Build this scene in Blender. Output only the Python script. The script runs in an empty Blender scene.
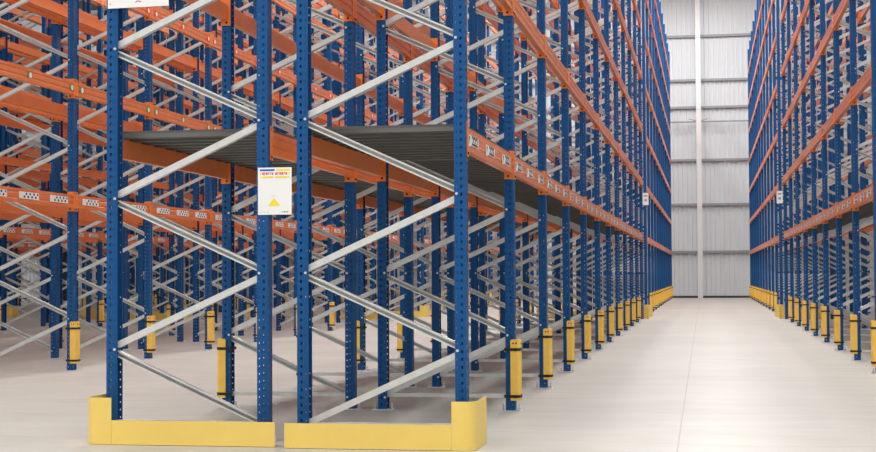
import bpy, bmesh, math, random
from mathutils import Vector, Matrix
random.seed(7)
sc = bpy.context.scene
COL = sc.collection

# ------------------------------------------------------------------ materials
def nodes_of(name):
    m = bpy.data.materials.new(name); m.use_nodes = True
    nt = m.node_tree
    return m, nt, nt.nodes['Principled BSDF']

def paint(name, col, rough=.4, metal=0.0, vary=.08, scale=6.0, coat=0.0, spec=.5):
    """painted / moulded / galvanised surface with a slight mottled variation of its own colour"""
    m, nt, b = nodes_of(name)
    tc = nt.nodes.new('ShaderNodeTexCoord')
    nz = nt.nodes.new('ShaderNodeTexNoise'); nz.inputs['Scale'].default_value = scale; nz.inputs['Detail'].default_value = 3
    rp = nt.nodes.new('ShaderNodeValToRGB')
    lo = tuple(c * (1 - vary) for c in col) + (1,); hi = tuple(min(1, c * (1 + vary)) for c in col) + (1,)
    rp.color_ramp.elements[0].color = lo; rp.color_ramp.elements[1].color = hi
    rp.color_ramp.elements[0].position = .3; rp.color_ramp.elements[1].position = .7
    nt.links.new(tc.outputs['Object'], nz.inputs['Vector'])
    nt.links.new(nz.outputs['Fac'], rp.inputs['Fac'])
    nt.links.new(rp.outputs['Color'], b.inputs['Base Color'])
    b.inputs['Roughness'].default_value = rough; b.inputs['Metallic'].default_value = metal
    b.inputs['Coat Weight'].default_value = coat
    b.inputs['Specular IOR Level'].default_value = spec
    return m

BLUE = paint('blue_powder_coat', (.003, .078, .25), .5, vary=.06, spec=.3)
ORANGE = paint('orange_powder_coat', (.78, .20, .045), .36, vary=.06, coat=.2)
ORANGE2 = paint('orange_connector_coat', (.88, .235, .035), .36, vary=.04, coat=.2)
SILVER = paint('galvanised_steel', (.70, .70, .68), .42, .35, vary=.10, scale=9)
STEEL = paint('bright_zinc', (.80, .80, .80), .3, .5, vary=.05)
YELLOW = paint('yellow_guard_paint', (.90, .65, .155), .5, vary=.03)
PLASTIC = paint('yellow_plastic', (.97, .60, .10), .5, vary=.04, scale=12)
BLACK = paint('black_webbing', (.012, .012, .012), .6)
DARK = paint('dark_recess', (.015, .012, .01), .7)
DECK = paint('grey_deck_steel', (.085, .081, .073), .5, .1, vary=.08, scale=3)
WHITE = paint('white_label', (.88, .88, .86), .5, vary=.02)
INK = paint('label_ink', (.03, .03, .04), .6)
RED = paint('red_ink', (.75, .04, .05), .5)
INKBLUE = paint('blue_ink', (.02, .14, .62), .5)
LEMON = paint('lemon_ink', (.95, .74, .05), .5)
GREEN = paint('green_ink', (.03, .30, .06), .5)
COLUMN = paint('dark_column_paint', (.045, .042, .04), .6)
WHITEPAINT = paint('white_column_paint', (.86, .87, .88), .45, vary=.02)
GIRT = paint('grey_girt', (.33, .34, .36), .5, vary=.05)
CEIL = paint('ceiling_lining', (.10, .10, .105), .8)

def wall_material():
    m, nt, b = nodes_of('white_profiled_cladding')
    tc = nt.nodes.new('ShaderNodeTexCoord')
    nz = nt.nodes.new('ShaderNodeTexNoise'); nz.inputs['Scale'].default_value = .7; nz.inputs['Detail'].default_value = 4
    rp = nt.nodes.new('ShaderNodeValToRGB')
    rp.color_ramp.elements[0].color = (.72, .755, .79, 1); rp.color_ramp.elements[1].color = (.74, .775, .81, 1)
    nt.links.new(tc.outputs['Object'], nz.inputs['Vector']); nt.links.new(nz.outputs['Fac'], rp.inputs['Fac'])
    nt.links.new(rp.outputs['Color'], b.inputs['Base Color'])
    b.inputs['Roughness'].default_value = .45
    return m
CLAD = wall_material()

def floor_material():
    m, nt, b = nodes_of('polished_concrete')
    N, L = nt.nodes, nt.links
    tc = N.new('ShaderNodeTexCoord')
    big = N.new('ShaderNodeTexNoise'); big.inputs['Scale'].default_value = .35; big.inputs['Detail'].default_value = 6; big.inputs['Roughness'].default_value = .6
    L.new(tc.outputs['Object'], big.inputs['Vector'])
    r1 = N.new('ShaderNodeValToRGB')
    r1.color_ramp.elements[0].position = .3; r1.color_ramp.elements[1].position = .7
    r1.color_ramp.elements[0].color = (.53, .513, .47, 1); r1.color_ramp.elements[1].color = (.62, .603, .56, 1)
    L.new(big.outputs['Fac'], r1.inputs['Fac'])
    # tyre and trowel streaks: noise stretched along the aisle / across it
    mp = N.new('ShaderNodeMapping'); mp.inputs['Scale'].default_value = (.9, 2.0, 1); mp.inputs['Rotation'].default_value = (0, 0, .12)
    L.new(tc.outputs['Object'], mp.inputs['Vector'])
    st = N.new('ShaderNodeTexNoise'); st.inputs['Scale'].default_value = 1.4; st.inputs['Detail'].default_value = 7; st.inputs['Roughness'].default_value = .65
    L.new(mp.outputs['Vector'], st.inputs['Vector'])
    r2 = N.new('ShaderNodeValToRGB')
    r2.color_ramp.elements[0].position = .35; r2.color_ramp.elements[1].position = .62
    r2.color_ramp.elements[0].color = (.93, .92, .905, 1); r2.color_ramp.elements[1].color = (1, 1, 1, 1)
    L.new(st.outputs['Fac'], r2.inputs['Fac'])
    mx = N.new('ShaderNodeMix'); mx.data_type = 'RGBA'; mx.blend_type = 'MULTIPLY'; mx.inputs['Factor'].default_value = 1
    L.new(r1.outputs['Color'], mx.inputs['A']); L.new(r2.outputs['Color'], mx.inputs['B'])
    # faint curved scuffs
    wv = N.new('ShaderNodeTexWave'); wv.wave_type = 'RINGS'; wv.inputs['Scale'].default_value = .55; wv.inputs['Distortion'].default_value = 9
    wv.inputs['Detail'].default_value = 3; wv.inputs['Detail Scale'].default_value = .6
    L.new(tc.outputs['Object'], wv.inputs['Vector'])
    r3 = N.new('ShaderNodeValToRGB')
    r3.color_ramp.elements[0].position = .0; r3.color_ramp.elements[1].position = .035
    r3.color_ramp.elements[0].color = (.93, .92, .91, 1); r3.color_ramp.elements[1].color = (1, 1, 1, 1)
    L.new(wv.outputs['Fac'], r3.inputs['Fac'])
    m2 = N.new('ShaderNodeMix'); m2.data_type = 'RGBA'; m2.blend_type = 'MULTIPLY'; m2.inputs['Factor'].default_value = 1
    L.new(mx.outputs['Result'], m2.inputs['A']); L.new(r3.outputs['Color'], m2.inputs['B'])
    L.new(m2.outputs['Result'], b.inputs['Base Color'])
    b.inputs['Roughness'].default_value = .42
    b.inputs['Specular IOR Level'].default_value = .35
    return m
FLOOR = floor_material()

# ------------------------------------------------------------------ mesh helpers
class MB:
    """collects faces (with a material slot each) for ONE mesh"""
    def __init__(s): s.v = []; s.f = []; s.mi = []
    def quad(s, a, b, c, d, mi=0):
        n = len(s.v); s.v += [a, b, c, d]; s.f.append((n, n+1, n+2, n+3)); s.mi.append(mi)
    def face(s, pts, mi=0):
        n = len(s.v); s.v += list(pts); s.f.append(tuple(range(n, n+len(pts)))); s.mi.append(mi)
    def box(s, x0, x1, y0, y1, z0, z1, mi=0):
        n = len(s.v)
        s.v += [(x0,y0,z0),(x1,y0,z0),(x1,y1,z0),(x0,y1,z0),(x0,y0,z1),(x1,y0,z1),(x1,y1,z1),(x0,y1,z1)]
        for q in ((0,3,2,1),(4,5,6,7),(0,1,5,4),(1,2,6,5),(2,3,7,6),(3,0,4,7)):
            s.f.append(tuple(n+i for i in q)); s.mi.append(mi)
    def prism(s, poly, fn, t0, t1, mi=0):
        """poly: 2-D outline (ccw); fn(u, v, t) -> 3-D point; closed solid between t0 and t1"""
        n = len(s.v); k = len(poly)
        s.v += [fn(u, v, t0) for u, v in poly] + [fn(u, v, t1) for u, v in poly]
        s.f.append(tuple(n+i for i in reversed(range(k)))); s.mi.append(mi)
        s.f.append(tuple(n+k+i for i in range(k))); s.mi.append(mi)
        for i in range(k):
            j = (i+1) % k
            s.f.append((n+i, n+j, n+k+j, n+k+i)); s.mi.append(mi)
    def cyl(s, c, axis, r, h, n=8, mi=0):
        c = Vector(c); ax = {'x': Vector((1,0,0)), 'y': Vector((0,1,0)), 'z': Vector((0,0,1))}[axis]
        u = ax.orthogonal().normalized(); w = ax.cross(u)
        poly = [(math.cos(2*math.pi*i/n)*r, math.sin(2*math.pi*i/n)*r) for i in range(n)]
        s.prism(poly, lambda a, b, t: tuple(c + u*a + w*b + ax*t), 0, h, mi)
    def mesh(s, name, mats, bevel=0.0, recalc=True):
        me = bpy.data.meshes.new(name)
        me.from_pydata(s.v, [], s.f)
        for m in mats: me.materials.append(m)
        me.polygons.foreach_set('material_index', s.mi)
        if recalc or bevel:
            bm = bmesh.new(); bm.from_mesh(me)
            if bevel:
                bmesh.ops.remove_doubles(bm, verts=bm.verts, dist=1e-5)
            bmesh.ops.recalc_face_normals(bm, faces=bm.faces)
            if bevel:
                ed = [e for e in bm.edges if len(e.link_faces) == 2 and e.calc_face_angle(0) > .6]
                bmesh.ops.bevel(bm, geom=ed, offset=bevel, segments=2, profile=.5, affect='EDGES')
            bm.to_mesh(me); bm.free()
        me.update()
        return me

def link(name, me, parent=None, loc=None):
    o = bpy.data.objects.new(name, me); COL.objects.link(o)
    if parent: o.parent = parent
    if loc: o.location = loc
    return o
def tag(o, label, cat, group=None):
    o['label'] = label; o['category'] = cat
    if group: o['group'] = group
    return o
def empty(name, loc):
    o = bpy.data.objects.new(name, None); COL.objects.link(o); o.location = loc; o.empty_display_size = .1
    return o
def struct(name, me):
    o = link(name, me); o['kind'] = 'structure'; return o
def copy_tree(o, parent=None):
    c = o.copy(); COL.objects.link(c)
    if parent: c.parent = parent
    for ch in o.children: copy_tree(ch, c)
    return c
def thicken_path(pts, t):
    """2-D polyline -> closed outline of a plate of thickness t lying on its left side"""
    left = []
    for i, p in enumerate(pts):
        p = Vector(p)
        d1 = (p - Vector(pts[i-1])).normalized() if i else (Vector(pts[1]) - p).normalized()
        d2 = (Vector(pts[i+1]) - p).normalized() if i < len(pts)-1 else d1
        n1 = Vector((-d1.y, d1.x)); n2 = Vector((-d2.y, d2.x)); n = (n1 + n2).normalized()
        left.append(p + n * (t / max(.3, n.dot(n1))))
    return [tuple(p) for p in pts] + [tuple(p) for p in reversed(left)]

ORD = ['first','second','third','fourth','fifth','sixth','seventh','eighth','ninth','tenth','eleventh','twelfth','thirteenth']

# ------------------------------------------------------------------ layout of the racking (metres)
S = 2.415                 # bay pitch along the aisle
Y0 = 9.495                # first frame of the rack behind the yellow guards
HB = .4975                # half the distance between the two bolt lines of a frame
PC = HB + .021            # post centre from the frame centre
PO = PC + .037             # outer (web) face of a post
HTOP = 10.6
LEVELS = [1.880, 3.19, 4.50, 5.75, 7.0, 8.25, 9.5]   # underside of the beams
ROWS = {  # pair centre x, y offset, first frame index built
    'R1': (2.972, 0.0, 3), 'L1': (-2.723, 0.0, 0), 'L2': (-8.418, -.35, 2), 'L3': (-14.113, -.5, 6),
    'L4': (-19.808, -.3, 10), 'L5': (-25.503, -.3, 14)}
HALF = .6535
N1, N2 = 12, 12           # frames per block: indices 0..11, then 12..23 past the cross gap
def fx(row, half): return ROWS[row][0] + (HALF if half == 'r' else -HALF)
def fy(row, k): return Y0 + ROWS[row][1] + S * k
def first_index(row, half):
    if row == 'R1' and half == 'r': return 8
    return ROWS[row][2]

ROWTXT = {
    ('L1','r'): "guarded rack, aisle half", ('L1','l'): "guarded rack, far half",
    ('L2','r'): "second rack, near half", ('L2','l'): "second rack, far half",
    ('L3','r'): "third rack, near half", ('L3','l'): "third rack, far half",
    ('L4','r'): "fourth rack, near half", ('L4','l'): "fourth rack, far half",
    ('L5','r'): "fifth rack, near half", ('L5','l'): "fifth rack, far half",
    ('R1','l'): "rack across the aisle, near half", ('R1','r'): "rack across the aisle, back half"}
def place_txt(row, half, k):
    """'third of ...' counted from the first one built in the block"""
    if k < N1: return ORD[k - first_index(row, half)] + ' of ' + ROWTXT[row, half]
    return ORD[k - max(N1, first_index(row, half))] + ' past cross gap of ' + ROWTXT[row, half]

# ------------------------------------------------------------------ upright posts with real slots
def sheet(mb, P, w, zs0, pitch, n, cols, ztop):
    """a flat strip P(u, z), u in 0..w, with n rows of holes; cols = (u centre, half width, half height)"""
    zlast = 0.006
    for i in range(n):
        zc = zs0 + pitch * i
        hh = max(c[2] for c in cols)
        mb.quad(P(0, zlast), P(w, zlast), P(w, zc-hh), P(0, zc-hh))
        u = 0
        for (c, hw, h) in cols:
            mb.quad(P(u, zc-hh), P(c-hw, zc-hh), P(c-hw, zc+hh), P(u, zc+hh))
            if h < hh:
                mb.quad(P(c-hw, zc-hh), P(c+hw, zc-hh), P(c+hw, zc-h), P(c-hw, zc-h))
                mb.quad(P(c-hw, zc+h), P(c+hw, zc+h), P(c+hw, zc+hh), P(c-hw, zc+hh))
            u = c + hw
        mb.quad(P(u, zc-hh), P(w, zc-hh), P(w, zc+hh), P(u, zc+hh))
        zlast = zc + hh
    mb.quad(P(0, zlast), P(w, zlast), P(w, ztop), P(0, ztop))

def post_mesh(side, bolts):
    """C-section post; side=+1: web on +x, open towards -x. local x=0 at the post centre"""
    mb = MB(); t = .0028; n = int((HTOP - .06) / .05)
    fcols = [(.028, .0070, .0095), (.0585, .0035, .005)]
    wcols = [(.026, .0065, .010), (.074, .0065, .010)]
    for lay in (0, 1):
        o = t * lay
        for sy in (-1, 1):
            sheet(mb, lambda u, z: (side*(.037 - u), sy*(.05 - o), z), .074, .045, .05, n, fcols, HTOP)
        sheet(mb, lambda u, z: (side*(.037 - o), -.05 + u, z), .10, .045, .05, n, wcols, HTOP)
        for sy in (-1, 1):      # return lips of the flanges
            x = side*(-.037 + o)
            mb.quad((x, sy*.05, .006), (x, sy*.036, .006), (x, sy*.036, HTOP), (x, sy*.05, HTOP))
    for sy in (-1, 1):          # closing edge of the lips and the top
        mb.quad((side*-.037, sy*.036, .006), (side*(-.037+t), sy*.036, .006), (side*(-.037+t), sy*.036, HTOP), (side*-.037, sy*.036, HTOP))
    for z in bolts:             # hexagon bolt heads where the braces meet
        for sy in (-1, 1):
            mb.cyl((side*-.021, sy*.05, z), 'y', .0095, sy*.007, 6, 1)
    return mb.mesh('post', [BLUE, STEEL], recalc=False)

def zs_nodes(start):
    z = start; out = []
    while z < HTOP - .05: out.append(round(z, 3)); z += 1.0
    return out
AISLE_N, INNER_N = zs_nodes(.6), zs_nodes(.1)
POST = {(sd, a): post_mesh(sd, AISLE_N if a else INNER_N) for sd in (-1, 1) for a in (0, 1)}

def foot_mesh():
    mb = MB()
    mb.box(-.085, .085, -.075, .075, 0, .006)
    bo = MB()
    bo.cyl((0, 0, .006), 'z', .006, .045, 8); bo.cyl((0, 0, .006), 'z', .011, .010, 6)
    return mb.mesh('foot_plate', [STEEL]), bo.mesh('anchor_bolt', [STEEL])
FOOT, ANCHOR = foot_mesh()

def brace_geo(mb, x0, z0, x1, z1, mi=0, thick=True, ww=.0205):
    """lipped channel between two bolt points; open towards the viewer when it falls to the right"""
    d = Vector((x1-x0, 0, z1-z0)); L = d.length; d.normalize(); n = Vector((-d.z, 0, d.x))
    w, dep, t = ww, .048, .003
    a, b = Vector((x0, 0, z0)), Vector((x1, 0, z1))
    openfront = z1 < z0
    s = 1 if openfront else -1
    if thick:   # C outline in (n, y)
        prof = [(-w, -dep/2), (-w+.0105, -dep/2), (-w+.0105, -dep/2+t), (-w+t, -dep/2+t), (-w+t, dep/2-t), (w-t, dep/2-t),
                (w-t, -dep/2+t), (w-.0105, -dep/2+t), (w-.0105, -dep/2), (w, -dep/2), (w, dep/2), (-w, dep/2)]
    else:
        prof = [(-w, -dep/2), (-w+t, -dep/2), (-w+t, dep/2-t), (w-t, dep/2-t), (w-t, -dep/2), (w, -dep/2), (w, dep/2), (-w, dep/2)]
    prof = [(u, v*s) for u, v in prof]
    mb.prism(prof, lambda u, v, q: tuple(a + n*u + Vector((0, v, 0)) + d*q), .0, L, mi)

def frame_braces(aisle):
    """list of (x0,z0,x1,z1) left to right for a frame whose aisle side is 'l' or 'r'"""
    out = []
    A, I = AISLE_N, INNER_N
    for i in range(len(I)):
        for j in (i-1, i):
            if 0 <= j < len(A):
                zi, za = I[i], A[j]
                o = .025 if za > zi else -.025
                zi2, za2 = zi + o, za - o
                out.append((-HB, zi2, HB, za2) if aisle == 'r' else (-HB, za2, HB, zi2))
    return out
HORIZ = [(-HB, .21, HB, .2101)]

BR = {}
for al in 'lr':
    BR[al] = []
    # braces repeat every metre: two meshes, placed again and again
    protos = {}
    for (x0, z0, x1, z1) in frame_braces(al):
        rising = z1 > z0
        if rising not in protos:
            mb = MB(); brace_geo(mb, x0, 0, x1, z1 - z0); protos[rising] = mb.mesh('brace', [SILVER])
        BR[al].append((protos[rising], z0))
mb = MB(); brace_geo(mb, -HB, 0, HB, .0001, ww=.015); HBAR = mb.mesh('brace', [SILVER])

def build_frame(half, bar=True):
    """a whole upright frame, aisle side on the right ('r') or left ('l'); parts: post x2, foot_plate x2, braces"""
    root = empty('upright_frame', (0, 0, 0))
    for sd in (-1, 1):
        aisle = (sd == 1) == (half == 'r')
        link('post', POST[sd, int(aisle)], root, (sd*PC, 0, 0))
        ft = link('foot_plate', FOOT, root, (sd*PC, 0, 0))
        for x in (-.066, .066): link('anchor_bolt', ANCHOR, ft, (x, 0, 0))
    for me, z in BR[half]: link('brace', me, root, (0, 0, z))
    if bar: link('horizontal_brace', HBAR, root, (0, 0, .118))
    return root

def plain_frame_mesh(half):
    """the same frame as one mesh, for the ones far away"""
    mb = MB(); t = .004
    for sd in (-1, 1):
        C = [(.037, -.05), (.037, .05), (-.037, .05), (-.037, .046), (.033, .046), (.033, -.046), (-.037, -.046), (-.037, -.05)]
        mb.prism([(sd*u + sd*PC, v) for u, v in C], lambda u, v, q: (u, v, q), 0.006, HTOP, 0)
        mb.box(sd*PC-.085, sd*PC+.085, -.075, .075, 0, .006, 1)
    for (x0, z0, x1, z1) in frame_braces(half): brace_geo(mb, x0, z0, x1, z1, 1, False)
    return mb.mesh('upright_frame', [BLUE, SILVER])

FULL = {}; PLAIN = {h: plain_frame_mesh(h) for h in 'lr'}
def has_parts(row, half, k):
    if row == 'L1': return k <= 11
    if row == 'R1': return half == 'l' and k <= 9
    if row == 'L2': return k <= 8
    return False
frames = []
for row in ROWS:
    for half in 'lr':
        for k in range(first_index(row, half), N1 + N2):
            if has_parts(row, half, k):
                key = (half, row != 'L2')
                if key not in FULL: FULL[key] = build_frame(*key); o = FULL[key]
                else: o = copy_tree(FULL[key])
            else:
                o = link('upright_frame', PLAIN[half])
            o.location = (fx(row, half), fy(row, k), 0)
            tag(o, 'blue upright frame, silver braces, ' + place_txt(row, half, k), 'rack frame', 'upright frames of the pallet racks')

# ------------------------------------------------------------------ beams
BL = S - .1
def beam_body(mb, x=0, y=0, z=0, s=1, simple=False, mi=0):
    if simple: prof = [(0,0), (0,.15), (-.05,.15), (-.05,0)]
    else: prof = [(0,0), (0,.036), (-.007,.043), (-.007,.058), (0,.065), (0,.098), (-.007,.105), (-.007,.118), (0,.125), (0,.15), (-.024,.15), (-.024,.128), (-.05,.128), (-.05,0)]
    mb.prism([(x + s*u, z + v) for u, v in prof], lambda u, v, q: (u, q, v), y - BL/2 + .003, y + BL/2 - .003, mi)
def conn_geo(mb, end, simple=False, x=0, y=0, z=0, s=1, mi=0):
    """hook-on end bracket: plate over the face of the post, return plate against its side"""
    e = y + end * BL/2
    y0, y1 = sorted((e - end*.012, e + end*.0475))
    xa, xb = sorted((x + s*.0045, x + s*.0005))
    mb.box(xa, xb, y0, y1, z - .040, z + .186, mi)
    if not simple:
        ya, yb = sorted((e - end*.0035, e - end*.0005))
        xa, xb = sorted((x - s*.074, x + s*.0005))
        mb.box(xa, xb, ya, yb, z - .040, z + .186, mi)
        mb.cyl((x + s*.0045, e + end*.025, z + .165), 'x', .008, s*.001, 8, mi + 1)
        mb.cyl((x - s*.042, e - end*.0036, z - .015), 'y', .010, -end*.001, 8, mi + 1)
def cmesh(end):
    mb = MB(); conn_geo(mb, end); return mb.mesh('end_connector', [ORANGE2, DARK])
mb = MB(); mb.cyl((.0047, 0, 0), 'x', .009, .005, 8); PIN = mb.mesh('locking_pin', [DARK])
CONN = {e: cmesh(e) for e in (-1, 1)}
mb = MB(); beam_body(mb); BODY = mb.mesh('beam_body', [ORANGE])

def text_geo(body, size):
    cu = bpy.data.curves.new('digits', 'FONT'); cu.body = body; cu.size = size; cu.resolution_u = 2; cu.offset = .0035; cu.align_x = 'CENTER'; cu.align_y = 'CENTER'
    ob = bpy.data.objects.new('digits', cu); COL.objects.link(ob)
    dg = bpy.context.evaluated_depsgraph_get()
    me = ob.evaluated_get(dg).to_mesh()
    vs = [tuple(v.co) for v in me.vertices]; fs = [tuple(p.vertices) for p in me.polygons]
    ob.evaluated_get(dg).to_mesh_clear()
    bpy.data.objects.remove(ob); bpy.data.curves.remove(cu)
    return vs, fs
DIG = text_geo('222', .080)

def label_digits():
    """white location label: arrow square, then dark digits on white (faces +x, read along +y)"""
    mb = MB()
    mb.box(0, .0015, -.225, -.130, -.046, .030, 0)
    mb.box(0, .0015, -.122, .215, -.036, .030, 0)
    mb.face([(.0022, -.195, .020), (.0022, -.175, -.034), (.0022, -.150, .020)], 1)
    vs, fs = DIG
    n = len(mb.v); mb.v += [(.0022, .055 + x*2.1, y - .003) for x, y, z in vs]
    for f in fs: mb.f.append(tuple(n+i for i in f)); mb.mi.append(1)
    return mb.mesh('location_label', [WHITE, INK], recalc=False)
def label_check():
    """wide white label with small dark and blue checks"""
    mb = MB()
    mb.box(0, .0015, -.24, .24, -.038, .038, 0)
    k = 0
    for i in range(8):
        y = -.13 + i*.046
        z = .006 if i % 2 else -.026
        mb.box(.0015, .0025, y, y+.036, z, z+.024, 2 if i % 4 == 3 else 1)
    return mb.mesh('location_label', [WHITE, INK, INKBLUE])
def label_dot(m):
    mb = MB(); mb.box(0, .0015, -.055, .045, -.03, .03, 0); mb.cyl((.0015, .022, 0), 'x', .032, .002, 12, 1)
    return mb.mesh('location_label', [m, WHITE])
LAB_D, LAB_C, LAB_G, LAB_R = label_digits(), label_check(), label_dot(GREEN), label_dot(RED)

def beam_keys():
    out = []
    for row in ROWS:
        for half in 'lr':
            k0 = first_index(row, half)
            for k in range(k0, N1 + N2 - 1):
                if k == N1 - 1: continue
                for f in 'lr':
                    for l in range(len(LEVELS)): out.append((row, half, f, k, l))
    return out
def beam_place(key):
    row, half, f, k, l = key
    s = 1 if f == 'r' else -1
    return s, fx(row, half) + s*(PO + .0005), fy(row, k) + S/2, LEVELS[l]
KEYS = beam_keys()
#KEEP_BEGIN  the 300 beams that show largest: bay * 7 + level, per rack side
KEEP_TXT = {
    'L1ll': '0 1 7 8 14 15 21 22 23 28 29 30 35 49 51',
    'L1lr': '0 1 7 8 14 15 21 22 23 28 29 30 36 37 43 44 50 51 52 66',
    'L1rl': '0 1 7 8 14 15 21 22 23 28 29 30 35 36 37 42 43 44 45 56 59',
    'L1rr': '0 1 7 8 14 15 21 22 23 28 29 30 35 36 37 42 43 44 45 49 50 51 52 56 57 58 59 63 64 65 66 67 70 71 72 73 74 86 87 88 93 94 95 96 102 103',
    'L2ll': '28 29 30 35 36 37 42 44 45 49 51 52 56 59 74',
    'L2lr': '21 22 23 28 29 30 37 44 51 58 65 67',
    'L2rl': '21 22 23 28 29 30 35 36 37 42 44 49 51 52 56 58 59 63 65 66 67 72 88',
    'L2rr': '14 15 21 22 23 28 29 30 35 36 37 42 44 45 49 51 52 56 58 59 65 66 70 72 84 124',
    'L3ll': '63 64 66 67 71 74 85 88 92 95',
    'L3lr': '57 58 59 64 65 66 87',
    'L3rl': '50 52 56 57 59 63 64 66 67 73 84 85 87 89 96 103',
    'L3rr': '49 50 51 52 56 57 58 59 60 63 64 65 67 70 71 72 74 84 85 88 112',
    'L4ll': '102 103',
    'L4lr': '94',
    'L4rl': '93 94 100',
    'L4rr': '84 86 88 91 93 95 102',
    'L5rr': '122 125',
    'R1ll': '21 22 28 29 30 35 36 37 42 43 44 49 50 51 52 56 57 58 59 63 64 65 66 70 71 72 73 74 84 85 86 87 88 91 92 93 94 95 96 101 102 103 110 117 118',
    'R1lr': '49 52 66 88',
    'R1rl': '57 58 59 73',
}
KEEP = {(q[:2], q[2], q[3], int(n) // 7, int(n) % 7) for q, t in KEEP_TXT.items() for n in t.split()}
#KEEP_END
if KEEP is None:
    KEEP = set(sorted(KEYS, key=lambda q: beam_place(q)[2] + abs(beam_place(q)[1]) + 2*beam_place(q)[3])[:300])
LVTXT = ['first', 'second', 'third', 'fourth', 'fifth', 'sixth', 'seventh']
def beam_label(key):
    row, half, f, k, l = key
    aisle = f == half
    t = ROWTXT[row, half]
    bay = (ORD[k - first_index(row, half)] + ' bay') if k < N1 else (ORD[k - max(N1, first_index(row, half))] + ' past gap')
    return '%s-level orange beam, %s, %s side, %s' % (LVTXT[l], bay, 'outer' if aisle else 'inner', t)
rest = MB()
for key in KEYS:
    s, x, y, z = beam_place(key)
    row, half, f, k, l = key
    if key in KEEP:
        o = link('rack_beam', BODY); o.location = (x, y, z)
        if s < 0: o.rotation_euler = (0, 0, math.pi)
        for e in (-1, 1): link('locking_pin', PIN, link('end_connector', CONN[e], o), (0, e*(BL/2 + .025), -.017))
        labs = []
        if f == half:
            if row == 'L1' and l == 0 and half == 'r': labs = [(LAB_D, q*BL) for q in (-.40, -.06, .31)]
            elif row == 'L1' and l == 0: labs = [(LAB_C, q*BL) for q in (-.33, 0, .33)]
            elif l == 0 and half == 'r': labs = [(LAB_C, q*BL) for q in (-.33, 0.0, .33)]
            elif row == 'R1' and l == 0: labs = [(LAB_D, q*BL) for q in (-.33, 0, .33)]
            elif row == 'L2' and l == 1: labs = [(LAB_G, q*BL) for q in (-.45, 0, .47)]
            elif row == 'L2' and l == 2: labs = [(LAB_R, q*BL) for q in (-.45, 0, .47)]
        for me, yy in labs:
            link('location_label', me, o, (.0006, yy, .078 if l else .080))
        o['kind'] = 'thing'
        tag(o, beam_label(key), 'beam', 'orange beams of the pallet racks')
    else:
        beam_body(rest, x, y, z, s, True)
        for e in (-1, 1): conn_geo(rest, e, True, x, y, z, s, 1)
if rest.f:
    o = link('rack_beams', rest.mesh('rack_beams', [ORANGE, ORANGE2], recalc=True)); o['kind'] = 'stuff'
    tag(o, 'orange beams farther up and farther back in all the racks', 'beams')

# ------------------------------------------------------------------ corrugated shelf decks on the lowest level
def deck_mesh():
    """trapezoidal steel deck resting on the inner ledges of the two step beams"""
    mb = MB(); y = -S/2 + .053; end = S/2 - .053
    n = 10; per = (end - y) / n; h = .046; t = .002; X = PO - .0265
    prof = []
    for i in range(n):
        a = y + i*per
        prof += [(a, 0), (a + per*.24, 0), (a + per*.32, h), (a + per*.92, h)]
    prof.append((end, 0))
    for i in range(len(prof) - 1):
        (ya, za), (yb, zb) = prof[i], prof[i+1]
        for q in (0, t):
            mb.quad((-X, ya, za + q), (X, ya, za + q), (X, yb, zb + q), (-X, yb, zb + q))
        for x in (-X, X):
            mb.quad((x, ya, za), (x, yb, zb), (x, yb, zb + t), (x, ya, za + t))
    for x in (-X, X - .002): mb.box(x, x + .002, y, end, .0225, h + t, 0)    # edge trims
    for yy in (prof[0][0], prof[-1][0]):
        mb.box(-X, X, yy - .0015, yy + .0015, h - .014, h + t, 0)     # folded end lips
    return mb.mesh('shelf_deck', [DECK], recalc=False)
DECKM = deck_mesh()
for row, half in (('L1','l'), ('L1','r'), ('R1','l')):
    for k in range(first_index(row, half), N1 - 1):
        o = link('shelf_deck', DECKM); o.location = (fx(row, half), fy(row, k) + S/2, LEVELS[0] + .1285)
        tag(o, 'grey corrugated shelf deck, %s bay, %s' % (ORD[k - first_index(row, half)], ROWTXT[row, half]), 'shelf deck', 'corrugated decks on the lowest beams')

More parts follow.
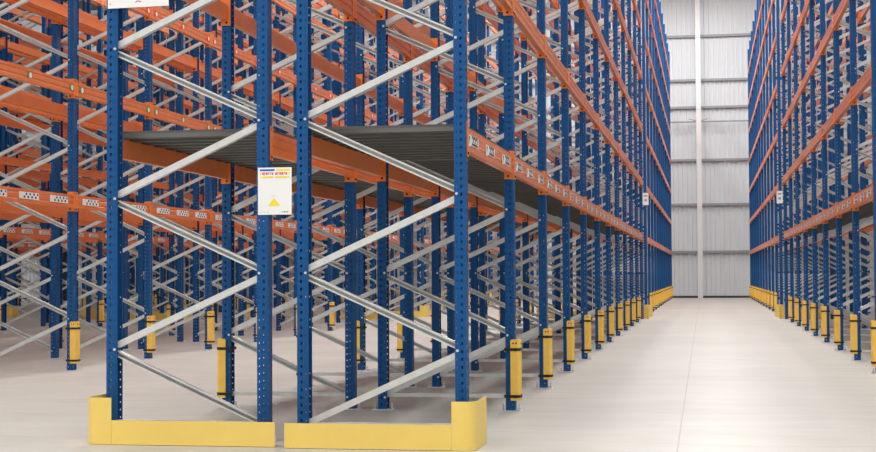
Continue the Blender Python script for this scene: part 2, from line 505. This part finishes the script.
# ------------------------------------------------------------------ yellow post protectors
def protector():
    def body():
        outer = [(.004, -.066), (.062, -.066), (.075, -.056), (.081, -.038), (.081, .038), (.075, .056), (.062, .066), (.004, .066)]
        inner = [(.004, .054), (.044, .054), (.050, .045), (.050, -.045), (.044, -.054), (.004, -.054)]
        mb = MB(); mb.prism(outer + inner, lambda u, v, q: (u, v, q), .085, .56)
        cap = [(.012, -.06), (.058, -.060), (.074, -.034), (.074, .034), (.058, .060), (.012, .060), (.012, .054), (.044, .054), (.050, .045), (.050, -.045), (.044, -.054), (.012, -.054)]
        mb.prism(cap, lambda u, v, q: (u, v, q), .56, .567)
        for yy in (-.022, .022):
            mb.cyl((.0806, yy, .535), 'x', .008, .001, 8, 1)
        for xx in (.026, .050):
            mb.cyl((xx, -.066, .537), 'y', .007, -.001, 8, 1)
        return mb.mesh('post_protector', [PLASTIC, DARK])
    def strap():
        o = [(-.046, -.070), (.063, -.070), (.079, -.060), (.085, -.040), (.085, .040), (.079, .060), (.063, .070), (-.046, .070)]
        i = [(-.0425, .0665), (.0625, .0665), (.0762, .0575), (.0816, .0385), (.0816, -.0385), (.0762, -.0575), (.0625, -.0665), (-.0425, -.0665)]
        mb = MB(); n = len(o)
        i = list(reversed(i))
        for a in range(n):
            b = (a + 1) % n
            for (p, q) in ((o[a], o[b]), (i[b], i[a])):
                mb.quad((p[0], p[1], -.011), (q[0], q[1], -.011), (q[0], q[1], .011), (p[0], p[1], .011))
            for z in (-.011, .011):
                mb.quad((o[a][0], o[a][1], z), (o[b][0], o[b][1], z), (i[b][0], i[b][1], z), (i[a][0], i[a][1], z))
        bk = MB(); bk.box(.03, .055, -.0745, -.0702, -.012, .012)
        return mb.mesh('strap', [BLACK]), bk.mesh('buckle', [DARK])
    root = link('post_protector', body()); st, bk = strap()
    for z in (.118, .488): link('buckle', bk, link('strap', st, root, (0, 0, z)))
    return root
PROT = None
for row in ROWS:
    for half in 'lr':
        if (row, half) == ('R1', 'r'): continue
        for k in range(first_index(row, half), N1 + N2):
            if k in (0, 11, 12): continue
            if PROT is None: PROT = protector(); o = PROT
            else: o = copy_tree(PROT)
            s = 1 if half == 'r' else -1
            o.location = (fx(row, half) + s*PC, fy(row, k), 0)
            o.rotation_euler = (0, 0, math.pi if s < 0 else 0)
            tag(o, 'yellow post protector, black straps, ' + place_txt(row, half, k), 'post protector', 'yellow protectors strapped round the aisle posts')

# ------------------------------------------------------------------ yellow rack end guards
def end_guard(side, depth, inner=.56, step=.503):
    """low plate across the frame end, taller and rounded round the aisle corner. local x=0 frame centre, front at y=0.
    side=+1: aisle corner on +x; depth: how far the corner piece runs back along the aisle"""
    t = .006
    fn = lambda u, v, q: (side*u, v, q)
    root_mb = MB()
    xs = [(-inner, 0), (step, 0)]
    root_mb.prism(thicken_path(xs, t), fn, .003, .158)
    root_mb.prism([(-inner, t), (step, t), (step, .07), (-inner, .07)], fn, .003, .009)     # foot flange
    a = [(step + .002, 0), (.61, 0)]
    for i in range(1, 9):
        th = -math.pi/2 + i*math.pi/2/8
        a.append((.61 + .07*math.cos(th), .07 + .07*math.sin(th)))
    a.append((.68, depth))
    corner = MB(); corner.prism(thicken_path(a, t), fn, .003, .302)
    bolts = MB()
    for x in (-.5, 0, .45):
        bolts.cyl((side*x, .045, .009), 'z', .012, .012, 6)
    return root_mb.mesh('end_guard', [YELLOW]), corner.mesh('corner_plate', [YELLOW]), bolts.mesh('anchor_bolts', [STEEL])
GUARD = {(sd, d): end_guard(sd, d) for sd in (-1, 1) for d in (.46, .34)}
def put_guard(row, half, yfront, back, label, depth=.46, dx=0, shape=None):
    sd = 1 if half == 'r' else -1
    ms = end_guard(sd, depth, *shape) if shape else GUARD[(-sd if back else sd), depth]
    r = link('end_guard', ms[0]); link('corner_plate', ms[1], r); link('anchor_bolts', ms[2], r)
    r.location = (fx(row, half) + dx, yfront, 0)
    if back: r.rotation_euler = (0, 0, math.pi)
    tag(r, label, 'rack guard', 'yellow steel guards at the rack ends')
put_guard('L1', 'r', 9.145, False, 'yellow steel guard with rounded corner, front of rack, beside the wide aisle', dx=-.022, shape=(.535, .527))
put_guard('L1', 'l', 9.19, False, 'yellow steel guard with tall outer corner, front of rack, at the notice side', dx=.085, shape=(.59, .50))
for row in ('R1', 'L1', 'L2', 'L3', 'L4', 'L5'):
    for half in 'lr':
        if (row, half) == ('R1', 'r'): continue
        if 11 >= first_index(row, half):
            put_guard(row, half, fy(row, 11) + .34, True, 'small yellow guard before the gap, ' + ROWTXT[row, half])
        if 12 >= first_index(row, half):
            put_guard(row, half, fy(row, 12) - .34, False, 'small yellow guard just past the gap, ' + ROWTXT[row, half])

# row spacers tying the two halves of a double rack
mb = MB(); mb.box(-(HALF-PO)+.002, (HALF-PO)-.002, -.02, .02, -.03, .03)
SPACER = mb.mesh('row_spacer', [ORANGE])

# ------------------------------------------------------------------ notices
def notice(w, h, rows, name='safety_notice'):
    mb = MB(); mb.box(-w/2, w/2, -.004, 0, 0, h, 0)
    for (x0, x1, z0, z1, mi) in rows: mb.box(x0*w - w/2, x1*w - w/2, -.0052, -.004, z0*h, z1*h, mi)
    return mb
rows = []
r2 = random.Random(3)
def letters(x0, x1, z0, z1, mi, n, gap=.35):
    st = (x1 - x0) / n
    for i in range(n):
        a = x0 + i*st; b = a + st*(1-gap)
        if r2.random() < .5: rows.append((a, b, z0, z1, mi))
        else:
            rows.append((a, a + (b-a)*.4, z0, z1, mi)); rows.append((a + (b-a)*.4, b, z1 - (z1-z0)*.35, z1, mi))
rows.append((.06, .50, .925, .965, 2)) ; rows.append((.55, .94, .925, .965, 4))
rows.append((.06, .10, .845, .895, 4)); rows.append((.90, .94, .845, .895, 4))
letters(.13, .47, .845, .895, 3, 6, .25); letters(.52, .88, .845, .895, 3, 6, .25)
rows.append((.06, .10, .775, .815, 4)); rows.append((.14, .46, .775, .815, 4)); rows.append((.52, .88, .775, .815, 4)); rows.append((.90, .94, .775, .815, 4))
letters(.40, .56, .395, .405, 5, 5, .5)
letters(.06, .34, .05, .062, 5, 9, .4); letters(.72, .92, .045, .07, 6, 4, .3)
mb = notice(.227, .308, rows)
# yellow warning triangle built from courses
w, h = .227, .308
tri = [(.30, .185), (.66, .185), (.48, .36)]
mb.prism([(u*w - w/2, v*h) for u, v in tri], lambda u, v, q: (u, q, v), -.0052, -.004, 4)
o = link('safety_notice', mb.mesh('safety_notice', [WHITE, INK, INKBLUE, RED, LEMON, GIRT, GREEN])); o.location = (-2.772, Y0 - .051, 1.48)
tag(o, 'white notice with coloured heading and yellow triangle on a front post', 'notice')
rows = [(.035, .055, .085, .105, 5), (.47, .53, .125, .140, 2), (.45, .48, .108, .125, 3), (.52, .55, .108, .125, 3)]
mb = notice(.425, .30, rows)
o = link('safety_notice', mb.mesh('safety_notice', [WHITE, INK, INKBLUE, RED, LEMON, GIRT])); o.location = (-3.708, Y0 - .059, 2.872); o.rotation_euler = (0, -.014, 0)
tag(o, 'large white notice at the top of the outermost front post', 'notice')
for row, half, x, lab in (('L1', 'r', -1.535, 'small white sign high on the first post past the gap, guarded rack'),
                          ('R1', 'l', 1.785, 'small white sign high on the first post past the gap, right-hand rack')):
    mb = notice(.15, .31, [(.2, .8, .7, .82, 5), (.3, .7, .3, .5, 5)])
    o = link('rack_sign', mb.mesh('rack_sign', [WHITE, INK, INKBLUE, RED, LEMON, GIRT])); o.location = (x, fy(row, 12) - .051, 2.82)
    tag(o, lab, 'sign', None)

# ------------------------------------------------------------------ building shell
XL, XR, YF, YB, ZC = -40.0, 12.0, -12.0, 67.5, 13.8
mb = MB(); mb.box(XL, XR, YF, YB, -.2, 0); struct('floor', mb.mesh('floor', [FLOOR]))
# sawn joint along the aisle
mb = MB(); p0, p1 = Vector((-.175, 2, 0)), Vector((-.365, YB - .02, 0))
mb.quad((p0.x-.004, p0.y, .0008), (p0.x+.004, p0.y, .0008), (p1.x+.004, p1.y, .0008), (p1.x-.004, p1.y, .0008))
JOINT = paint('joint_sealant', (.46, .45, .42), .7)
struct('trim_1', mb.mesh('trim_1', [JOINT]))
def cladding(x0, x1, fn, z0, z1, per=.20, d=.05):
    """trapezoidal sheeting: profile along u, fn(u, depth, z)"""
    mb = MB(); u = x0
    while u < x1 - 1e-6:
        e = min(u + per, x1); s = (e - u) / per
        pr = [(u, 0), (u + .13*s, 0), (u + .16*s, d), (u + .22*s, d), (e, 0)]
        for (a, da), (b, db) in zip(pr, pr[1:]):
            mb.quad(fn(a, da, z0), fn(b, db, z0), fn(b, db, z1), fn(a, da, z1))
        u = e
    return mb
mb = cladding(XL, XR, lambda u, d, z: (u, YB - d, z), 0, ZC); mb.box(XL, XR, YB + .002, YB + .1, 0, ZC)
struct('wall_back', mb.mesh('wall_back', [CLAD], recalc=False))
mb = cladding(YF, YB, lambda u, d, z: (XL + d, u, z), 0, ZC, 1.0); mb.box(XL - .1, XL - .002, YF, YB, 0, ZC)
struct('wall_left', mb.mesh('wall_left', [CLAD], recalc=False))
mb = cladding(YF, YB, lambda u, d, z: (XR - d, u, z), 0, ZC, 1.0); mb.box(XR + .002, XR + .1, YF, YB, 0, ZC)
struct('wall_right', mb.mesh('wall_right', [CLAD], recalc=False))
mb = MB(); mb.box(XL, XR, YF, YB, ZC, ZC + .2); struct('ceiling', mb.mesh('ceiling', [CEIL]))
# horizontal rails and base angle on the back wall
for i, z in enumerate((2.03, 4.12, 6.09, 8.43, 9.64, 11.6)):
    mb = MB(); mb.box(XL, XR, YB - .17, YB - .031, z - .05, z + .05)
    struct('trim_%d' % (i + 2), mb.mesh('trim', [GIRT]))
mb = MB(); mb.box(XL, XR, YB - .06, YB - .031, 0, .09); struct('baseboard_back', mb.mesh('baseboard_back', [COLUMN]))
# white steel columns against the back wall
def hcol(mb, x, y, w, d, z1, t=.02):
    mb.box(x - w/2, x + w/2, y - d/2, y - d/2 + t, 0, z1); mb.box(x - w/2, x + w/2, y + d/2 - t, y + d/2, 0, z1)
    mb.box(x - t/2, x + t/2, y - d/2 + t, y + d/2 - t, 0, z1)
for i, x in enumerate((-.33, -6.33, -12.33, -18.33, -24.33)):
    mb = MB(); hcol(mb, x, YB - .30, .22, .22, ZC - .01); struct('trim_%d' % (20 + i), mb.mesh('trim', [WHITEPAINT]))
# bracing cleat and cable on the middle column
mb = MB()
for sx in (-1, 1):
    for q in range(2):
        a = Vector((-.33 + sx*.115, YB - .36, 7.83)); b = Vector((-.33 + sx*.42, YB - .33, 7.90 - q*.14))
        d = (b - a); n = Vector((-d.z, 0, d.x)).normalized()*.018
        mb.prism([(-1, 0), (1, 0), (1, .03), (-1, .03)], lambda u, v, q2: tuple(a + d*q2 + n*u + Vector((0, v, 0))), 0, 1)
mb.box(-4.2, 4.6, YB - .36, YB - .33, 7.73, 7.80)
struct('trim_30', mb.mesh('trim', [GIRT]))
# dark roof column between two of the racks
mb = MB(); hcol(mb, -20.6, 46.2, .26, .26, ZC - .01); mb.box(-20.8, -20.4, 46.0, 46.4, 0, .03)
struct('column', mb.mesh('column', [COLUMN]))

# ------------------------------------------------------------------ light: rows of high-bay lamps over the aisles, open hall in front
def area(name, loc, sx, sy, power, rot=(0, 0, 0), col=(1, .985, .96)):
    l = bpy.data.lights.new(name, 'AREA'); l.shape = 'RECTANGLE'; l.size = sx; l.size_y = sy; l.energy = power; l.color = col
    o = bpy.data.objects.new(name, l); COL.objects.link(o); o.location = loc; o.rotation_euler = rot
    return o
for i, x in enumerate((.125, -5.57, -11.27, -16.96, -22.66, -28.4)):
    area('aisle_lamp', (x, 36.8, 13.5), 1.2, 53.6, [3500, 3600, 60, 40, 40, 300][i])
area('aisle_lamp', (5.82, 36, 13.5), 1.2, 52, 120)
area('wall_fill', (-37, 35, 9), .6, 50, 3000, (0, math.radians(40), 0))  # added fill, no real fitting: brightens the left wall behind the racks
area('wall_fill', (-14, 63.2, 13.5), 50, .6, 520, (math.radians(38), 0, 0))  # unseen strip added to whiten the back wall
area('hall_lamp', (-6, 0, 13.4), 30, 10, 3500)
W = bpy.data.worlds.new('hall_daylight'); sc.world = W; W.use_nodes = True
W.node_tree.nodes['Background'].inputs['Color'].default_value = (.97, .985, 1, 1)
W.node_tree.nodes['Background'].inputs['Strength'].default_value = .45

# ------------------------------------------------------------------ camera
f, yaw, roll, pitch, H = 1503.265, .1774, -.0054, .0324, 1.0834
cam = bpy.data.cameras.new('camera'); co = bpy.data.objects.new('camera', cam); COL.objects.link(co)
cam.sensor_fit = 'HORIZONTAL'; cam.sensor_width = 36; cam.lens = f / 876 * 36; cam.clip_start = .05; cam.clip_end = 300
R0 = Vector((math.cos(yaw), math.sin(yaw), 0)); F0 = Vector((-math.sin(yaw), math.cos(yaw), 0)); Z0 = Vector((0, 0, 1))
F = F0*math.cos(pitch) + Z0*math.sin(pitch); U = -F0*math.sin(pitch) + Z0*math.cos(pitch)
R1 = R0*math.cos(roll) + U*math.sin(roll); U1 = -R0*math.sin(roll) + U*math.cos(roll)
M = Matrix((R1, U1, -F)).transposed().to_4x4(); M.translation = Vector((0, 0, H))
co.matrix_world = M
sc.camera = co
sc.view_settings.view_transform = 'Standard'; sc.view_settings.look = 'None'
sc.view_settings.exposure = .17; sc.view_settings.gamma = 1.0; sc.view_settings.use_curve_mapping = False
sc.cycles.use_denoising = True
sc.cycles.max_bounces = 8
